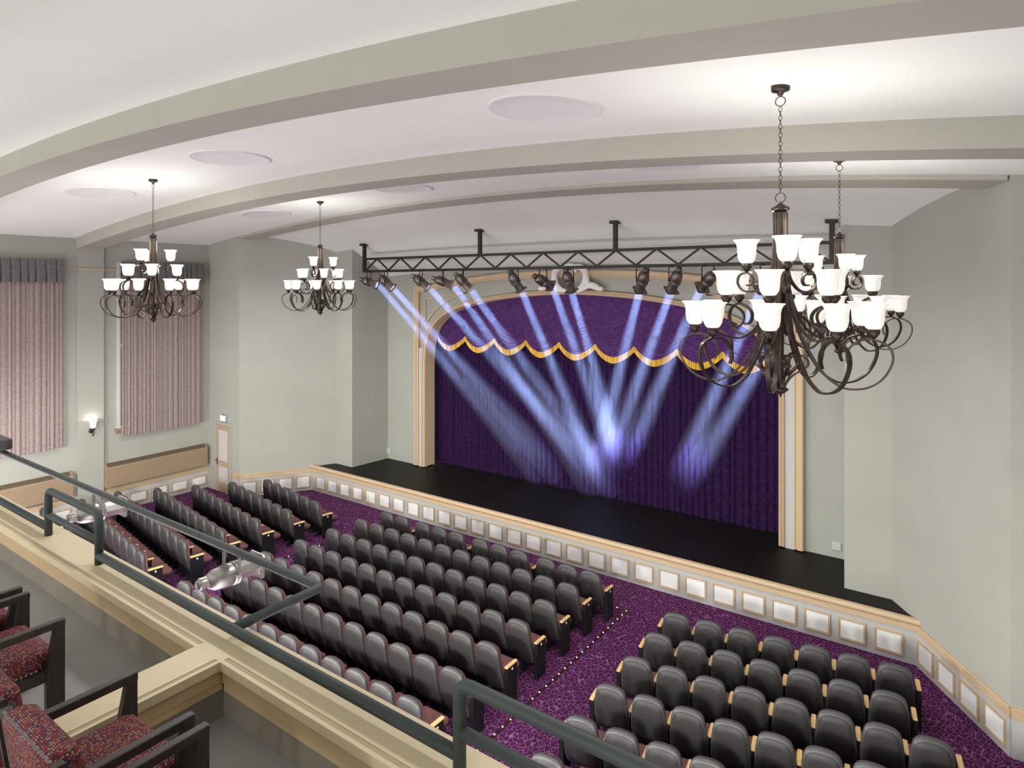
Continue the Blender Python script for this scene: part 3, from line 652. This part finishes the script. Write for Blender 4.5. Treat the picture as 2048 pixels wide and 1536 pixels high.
for i, (x, (tx, tz)) in enumerate(tgt):
    pos = Vector((x, TY, 6.72)); tg = Vector((tx, 15.80, tz)); dr = (tg-pos).normalized()
    yaw = math.atan2(dr.y, dr.x); pitch_ = math.asin(-dr.z)
    t = thing('stage_spotlight', ords[i], 'spotlight', tuple(pos), yaw, 'stage spotlights on the truss')
    ob('yoke', YK, t, (0,0,0))
    pf = pitch_*PITCH[i]; fd = Matrix.Rotation(yaw, 3, 'Z') @ Matrix.Rotation(pf, 3, 'Y') @ Vector((1,0,0))
    pos = pos + fd*.345; dr = (tg-pos).normalized()
    h = ob('housing', FX[1], t, (0,0,0), (0, pf, 0)); h.scale = (1.12, 1.42, 1.42)
    ob('rear_cap', FX[0], h); ob('lens_barrel', FX[2], h); ob('gel_frame', FX[3], h); ob('lens', FX[4], h)
    ld = bpy.data.lights.new('spot_beam', 'AREA'); ld.shape = 'DISK'; ld.size = .19; ld.energy = SPOT_W; ld.color = (.36,.48,1.0); ld.spread = math.radians(6)
    lo = bpy.data.objects.new('spot_beam', ld); C.objects.link(lo)
    lo.location = pos + dr*.005; lo.rotation_euler = dr.to_track_quat('-Z', 'Y').to_euler()
    # shaft of stage haze that the lamp lights up
    ln = (tg-pos).length + .9; m = MB()
    T = Matrix.Translation(pos + dr*.01) @ dr.to_track_quat('Z', 'Y').to_matrix().to_4x4()
    r0 = .10; r1 = r0 + ln*math.tan(math.radians(2.6))
    m.lathe([(r0, 0.0), (r1, ln)], 20, cap=True, sm=True)
    o = m.obj('haze_shaft', M_haze); o.matrix_world = T; tag(o, 'shaft of pale blue haze lit by the ' + ords[i].replace('stage spotlight', 'spotlight'), 'light beam', 'shafts of lit stage haze')
    w_ = o['label'].split(); o['label'] = ' '.join(w_[:16])
# ---------------------------------------------------------------- balcony
LZ = 4.27; FZ = 3.90
m = MB(); m.box(XL, XR, YB, 2.40, 3.62, FZ); struct(m.obj('floor_balcony', M_grey_floor))
m = MB(); m.box(XL, XR, 2.225, 2.49, 3.3, LZ-.02); struct(m.obj('wall_balcony', M_bwall))
m = MB(); m.box(-4.03, -3.80, -1.2, 2.3, FZ-.02, LZ-.02); struct(m.obj('wall_balcony_divider', M_bwall))
# capping: cream top with a sunk tan strip near the inner edge, tan boards beneath
def cap_runs():
    m = MB(); z = LZ
    top_ = [(2.205, z, 2.215, z)]
    def run_x(x0, x1):
        m.box(x0, x1, 2.18, 2.205, z-.055, z)          # nosing
        m.box(x0, x1, 2.205, 2.238, z-.055, z-.004, 2) # strip
        m.box(x0, x1, 2.238, 2.513, z-.055, z)
        m.box(x0, x1, 2.195, 2.26, z-.135, z-.055, 1); m.box(x0, x1, 2.205, 2.26, z-.19, z-.135, 1); m.box(x0, x1, 2.44, 2.50, z-.16, z-.055, 1)
    run_x(XL, -4.06); run_x(-3.763, XR)
    m.box(-4.06, -3.763, 2.18, 2.513, z-.055, z)
    for y0, y1 in ((-1.2, 2.18),):
        m.box(-4.06, -3.82, y0, y1, z-.055, z); m.box(-3.82, -3.788, y0, y1+.03, z-.055, z-.004, 2); m.box(-3.788, -3.763, y0, y1, z-.055, z)
        m.box(-3.84, -3.778, y0, y1+.03, z-.135, z-.055, 1); m.box(-3.84, -3.788, y0, y1+.03, z-.19, z-.135, 1); m.box(-4.05, -3.99, y0, y1, z-.135, z-.055, 1)
    return m
struct(cap_runs().obj('trim_11', [M_cream, M_ledge_tan, M_strip]))
# rails
RY = 2.362; RR = .0325
def bend(a, b, c, r=.07, k=5):
    a, b, c = Vector(a), Vector(b), Vector(c); p = b + (a-b).normalized()*r; q = b + (c-b).normalized()*r
    return [p*(1-t)**2 + b*2*t*(1-t) + q*t*t for t in [i/k for i in range(k+1)]]
rail = thing('balcony_rail', 'dark grey tubular safety rail fixed along the cream balcony ledge', 'railing', (0, RY, LZ))
def hoop(x0, x1, name='hoop'):
    m = MB(); pts = [(x0,0,0)] + bend((x0,0,0), (x0,0,.42), (x1,0,.42)) + bend((x0,0,.42), (x1,0,.42), (x1,0,0)) + [(x1,0,0)]
    m.tube(pts, RR, 14); m.obj(name, M_pipe, rail)
    m = MB(); m.tube([(x0,0,.19),(x1,0,.19)], RR*.9, 14); m.obj('mid_rail', M_pipe, rail)
hoop(-6.99, -5.92); hoop(-1.985, 1.6)
for x0, x1 in ((-14.0, -6.99), (-5.92, -1.985)):
    m = MB(); m.tube([(x0,0,.072),(x1,0,.072)], RR, 14); m.obj('low_rail', M_pipe, rail)
lp = thing('light_pipe', 'dark grey lamp pipe carried out in front of the balcony ledge on a side arm', 'pipe', (0,0,4.34))
m = MB(); m.tube([(-14.0,3.075,0)] + bend((-14,3.075,0), (-3.94,3.075,0), (-3.94,RY,0), .03, 3) + [(-3.94,RY+.02,0)], .033, 14); m.obj('pipe_run', M_pipe, lp)
eb = thing('equipment_box', 'dark grey equipment box resting on the lamp pipe at the left frame edge', 'box', (-11.1, 2.9, 4.374))
m = MB(); m.cham(-.66, .655, -.30, .22, .035, .172, .01); m.obj('casing', M_box, eb); m = MB(); m.box(-.5,.45,.1,.2,0,.035); m.obj('foot', M_black, eb)
def silver_lamp(x, lab):
    t = thing('balcony_spotlight', lab, 'spotlight', (x, 3.075, 4.135), PI/2, 'silver spotlights on the balcony pipe')
    ob('yoke', YS, t, (0,0,.02)); h = ob('housing', FS[1], t, (0,0,0), (0,.03,0))
    for n_, me in (('rear_cap', FS[0]), ('lens_barrel', FS[2]), ('gel_frame', FS[3])): ob(n_, me, h)
    m = MB(); m.lathe([(0,.228),(.07,.232)], 14, T=Rx); m.obj('lens', M_glass, h)
    m = MB(); m.tube([(0,0,.18),(0,0,.215)], .012, 6); m.tube([(-.02,0,.2),(.02,0,.2)], .02, 6); m.obj('clamp', M_black, t)
silver_lamp(-5.13, 'silver spotlight under the lamp pipe, lower and nearer of the two')
silver_lamp(-7.72, 'silver spotlight under the lamp pipe, upper left, crossed by the rail hoop')
# balcony armchairs
def armchair(cx, lab, only_back=False):
    t = thing('armchair', lab, 'armchair', (cx, 1.62, FZ), 0, 'dark-framed balcony armchairs')
    def part(n_, m, mt): return m.obj(n_, mt, t)
    if not only_back:
        for s_ in (-1, 1):
            x0, x1 = sorted((s_*.265, s_*.31))
            m = MB(); m.cham(x0, x1, -.54, 0, .605, .65, .004); part('armrest', m, M_dwood)
            m = MB(); zs_ = [(0,.10),(.30,.10),(.45,.085),(.605,.055)]
            m.rings([[(x0+.004,-d_,z),(x1-.004,-d_,z),(x1-.004,-.002,z),(x0+.004,-.002,z)] for z, d_ in zs_], True, True, sm=False); part('leg', m, M_dwood)
            m = MB(); m.box(x0+.006, x1-.012 if s_ > 0 else x1-.006, -.50, -.10, .30, .365); part('side_rail', m, M_dwood)
        m = MB(); m.box(-.26, .26, -.06, -.035, .30, .365); part('front_rail', m, M_dwood)
        m = MB(); rs = []
        for z, i in ((.36,.004),(.368,0),(.44,0),(.462,.012),(.475,.04),(.482,.12)):
            a, b, c_, d_ = -.268+i, .268-i, -.50+i*.6, -.03-i; r = .03
            rs.append([(a+r,c_,z),(b-r,c_,z),(b,c_+r,z),(b,d_-r,z),(b-r,d_,z),(a+r,d_,z),(a,d_-r,z),(a,c_+r,z)])
        m.rings(rs, True, True); se = part('seat', m, M_dots)
        nm = MB()
        for s_ in (-1, 1):
            for k in range(15): nm.lathe([(.0,.006),(.006,.004),(.0085,0)], 8, T=Matrix.Translation((s_*.271, -.14-.025*k, .375)) @ Matrix.Rotation(s_*PI/2,4,'Y'))
        o = nm.obj('nailheads', M_nail, se)
    for s_ in (-1, 1):
        m = MB(); xx = s_*.292; m.rings([[(xx-.022,y_-.022,z),(xx+.022,y_-.022,z),(xx+.022,y_+.022,z),(xx-.022,y_+.022,z)] for z, y_ in ((.0,-.50),(.35,-.51),(.745,-.565))], True, True, sm=False); part('leg' if not only_back else 'post', m, M_dwood)
    m = MB(); rs = []
    for z, y0_, y1_, i in ((.40,-.55,-.43,0),(.55,-.565,-.445,0),(.68,-.585,-.455,0),(.735,-.59,-.465,.004),(.755,-.58,-.49,.02),(.762,-.56,-.52,.04)):
        a, b = -.268+i, .268-i; r = .025
        rs.append([(a,y0_,z),(b,y0_,z),(b,y1_-r,z),(b-r,y1_,z),(a+r,y1_,z),(a,y1_-r,z)])
    m.rings(rs, True, True); bk = part('backrest', m, M_dots)
    nm = MB()
    for k in range(23): nm.lathe([(.0,.009),(.009,.006),(.0125,0)], 8, T=Matrix.Translation((-.262+.0238*k, -.583, .748)) @ Matrix.Rotation(-.5,4,'X') @ Matrix.Rotation(.0,4,'Y'))
    nm.obj('nailheads', M_nail, bk)
    return t
armchair(-3.32, 'armchair in dotted red fabric right of the balcony divider, its whole seat in view')
armchair(-2.615, 'armchair in dotted red fabric at the bottom edge, rightmost on the balcony')
armchair(-4.835, 'armchair in dotted red fabric just left of the balcony divider, seat side with nailheads')
armchair(-5.545, 'armchair in dotted red fabric farthest left, at the left frame edge')
armchair(-4.02, 'upholstered chair back with nailheads straddling the balcony divider at the lower left edge', True)
# ---------------------------------------------------------------- theatre seats
OUTL = [(.0,.930),(.07,.927),(.13,.915),(.177,.892),(.208,.852),(.226,.785),(.239,.69),(.25,.58),(.257,.45),(.259,.34),(.254,.26),(.235,.225),(.16,.215),(.08,.212),(0,.212)]
OL = OUTL + [(-x, z) for x, z in reversed(OUTL[1:-1])]
def yp(z): return lerp([(.2,.145),(.3,.105),(.42,.055),(.55,.018),(.7,.0),(.82,.0),(.93,.018)], z)
def ring_at(s_, dy, zc=.57):
    return [(x*s_, yp(zc+(z-zc)*s_)+dy, zc+(z-zc)*s_) for x, z in OL]
def shell():
    m = MB()
    m.rings([ring_at(.97,.060), ring_at(1.0,.052), ring_at(1.0,.018), ring_at(.975,.004), ring_at(.90,-.004)], True, mi=1)
    m.rings([ring_at(.90,-.004), ring_at(.895,-.001), ring_at(.89,-.0045), ring_at(.6,-.010), ring_at(.3,-.012), ring_at(.02,-.012)], True, mi=0)
    a = [p for p, q in zip(ring_at(.90,-.0055), OL) if q[1] > .70]
    idx = [i for i, q in enumerate(OL) if q[1] > .70]; R_ = ring_at(.90,-.0065)
    seq = [i for i in idx if i > len(OL)//2] + [i for i in idx if i <= len(OL)//2]
    m.tube([R_[i] for i in seq], .0028, 5, mi=2)
    return m.mesh('back_shell', [M_shell, M_shell_rim, M_seam])
def back_pad():
    m = MB(); m.rings([ring_at(.955,.055), ring_at(.96,.085), ring_at(.93,.105), ring_at(.8,.115), ring_at(.4,.122), ring_at(.02,.122)], True); return m.mesh('back_cushion', M_sfab)
def seat_pad():
    m = MB(); rs = []
    for z, i in ((.385,.004),(.395,0),(.435,0),(.452,.012),(.46,.05)):
        a, b, c_, d_ = -.245+i, .245-i, .13+i*.3, .60-i; r = .035
        rs.append([(a+.01,c_,z),(b-.01,c_,z),(b,c_+.02,z),(b,d_-r,z),(b-r,d_,z),(a+r,d_,z),(a,d_-r,z),(a,c_+.02,z)])
    m.rings(rs, True, True); return m.mesh('seat', M_sfab)
def seat_pan():
    m = MB(); m.cham(-.23,.23,.15,.58,.335,.388,.02); return m.mesh('seat_pan', M_shell)
def arm():
    m = MB(); m.cham(-.032,.032,.085,.375,.595,.625,.008); return m.mesh('armrest', M_wood)
def support(mid):
    m = MB()
    if mid: m.box(-.014,.014,.11,.33,.03,.597); m.box(-.02,.02,.06,.40,0,.03); m.box(-.012,.012,.13,.30,.30,.36)
    else:
        m.box(-.028,.028,.09,.35,0,.597)
        for s_ in (-1,1): 
            x0,x1 = sorted((s_*.028, s_*.033)); m.box(x0,x1,.09,.135,0,.597); m.box(x0,x1,.305,.35,0,.597); m.box(x0,x1,.135,.305,.50,.597)
    return m.mesh('support' if mid else 'end_panel', M_endp)
def badge(sg):
    m = MB(); m.lathe([(0,.006),(.010,.006),(.011,.003),(.014,.003),(.019,.006),(.021,0)], 14, T=Matrix.Translation((sg*.033,.22,.553)) @ Matrix.Rotation(sg*PI/2,4,'Y')); return m.mesh('badge', M_badge)
def foot():
    m = MB(); m.prism([(.02,0),(.44,0),(.44,.012),(.26,.05),(.20,.30),(.14,.30),(.12,.06),(.02,.012)], -.02, .02, T=Matrix(((0,0,1,0),(1,0,0,0),(0,1,0,0),(0,0,0,1)))); return m.mesh('leg', M_endp)
SH, BP, SP, PN, AR_, SM, SE, BD, BDL, FT = shell(), back_pad(), seat_pad(), seat_pan(), arm(), support(True), support(False), badge(1), badge(-1), foot()
HP = .2675
def make_seat(kind):
    t = thing('theatre_seat', 'seat', 'seat', (0,0,0), 0, 'charcoal theatre seats in the stalls')
    for n_, me in (('back_shell', SH), ('back_cushion', BP), ('seat', SP), ('seat_pan', PN)): ob(n_, me, t)
    ob('leg', FT, t)
    x = HP + (.045 if kind in ('end', 'single') else 0)
    ob('armrest', AR_, t, (x,0,0))
    e = ob('end_panel' if kind != 'mid' else 'support', SE if kind != 'mid' else SM, t, (x,0,0))
    if kind != 'mid': ob('badge', BD, e)
    return t
proto = {}
def put(x, y, ang, kind, first, lab):
    # (x, y) is the crown of the back; first seats get a left end too
    key = (kind, first)
    if key not in proto:
        t = make_seat(kind)
        if first:
            ob('armrest', AR_, t, (-HP-.045,0,0)); e = ob('end_panel', SE, t, (-HP-.045,0,0)); ob('badge', BDL, e)
        proto[key] = t; t.location = (x,y,0); t.rotation_euler = (0,0,ang); t['label'] = lab; return t
    return dup(proto[key], (x,y,0), ang, lab)
NUM = ['first','second','third','fourth','fifth','sixth','seventh','eighth','ninth','tenth','eleventh','twelfth','thirteenth']
ROWN = ['front row','second row','third row','fourth row','fifth row','sixth row','rearmost row','eighth row']
def seat_row(block, ri, pts, ang, ends=None):
    n = len(pts)
    for i, (x, y) in enumerate(pts):
        last = (i == n-1) or (ends and i in ends)
        which = NUM[i] + ' from the left' if i < n-1 else 'at the right end'
        if i == 0: which = 'at the left end'
        lab = 'charcoal-backed theatre seat %s, %s of the %s block' % (which, ROWN[ri], block)
        put(x, y, ang, 'end' if last else 'mid', i == 0, lab)
r1 = [-11.81,-11.30,-10.60,-10.07,-9.54,-8.85,-8.32,-7.79,-7.11,-6.59,-6.07]
seat_row('centre', 0, [(x, 11.21) for x in r1], 0, {1, 4, 7})
for ri, (x0, x1, y) in enumerate(((-11.955,-6.17,10.50),(-12.02,-6.18,9.69),(-12.08,-6.18,8.86),(-12.14,-6.18,8.015),(-12.18,-6.19,7.17),(-12.2,-6.23,6.315))):
    seat_row('centre', ri+1, [(x0+(x1-x0)*i/11, y) for i in range(12)], 0)
AN = math.atan2(.076, .533)
for ri, (x, y, n) in enumerate(((-4.065,10.625,7),(-4.07,9.83,7),(-4.075,9.01,8),(-4.09,8.165,9),(-4.10,7.33,9),(-4.10,6.49,10))):
    if ri == 5: n = 5
    seat_row('right', ri, [(x+.5355*i, y+.0745*i) for i in range(n)], AN)
for ri, (x, y, n) in enumerate(((-13.99,10.685,6),(-14.07,9.875,7),(-14.145,9.045,8),(-14.215,8.20,9),(-14.26,7.345,10),(-14.35,6.495,10))):
    pts = [(x-.5325*i, y+.0755*i) for i in range(n)][::-1]
    seat_row('left', ri, pts, -AN)
seat_row('left', 6, [(-18.66, 6.25), (-19.19, 6.33)][::-1], -AN)
# aisle light strips
def strip(x0, y0, x1, y1, n, side, lab):
    t = thing('aisle_light_strip', lab, 'floor light strip', (0,0,0))
    m = MB(); m.tube([(x0,y0,.006),(x1,y1,.006)], 0, rect=(.035,.012), up=(0,0,1))
    if side: m.tube([(x0,y0,.006),(x0+side,y0+.005,.006)], 0, rect=(.035,.012), up=(0,0,1))
    m.obj('track', M_black, t)
    b = MB(); b.lathe([(.013,0),(.011,.008),(0,.012)], 8); me = b.mesh('bulb', M_led)
    for i in range(n): ob('bulb', me, t, (x0+(x1-x0)*i/(n-1), y0+(y1-y0)*i/(n-1), .011))
    if side: ob('bulb', me, t, (x0+side, y0+.005, .011))
strip(-5.602, 11.905, -5.648, 5.9, 31, -.21, 'strip of small warm floor lights along the aisle right of the centre seat block')
strip(-13.33, 10.82, -13.75, 5.9, 24, 0, 'strip of small warm floor lights along the aisle left of the centre seat block')
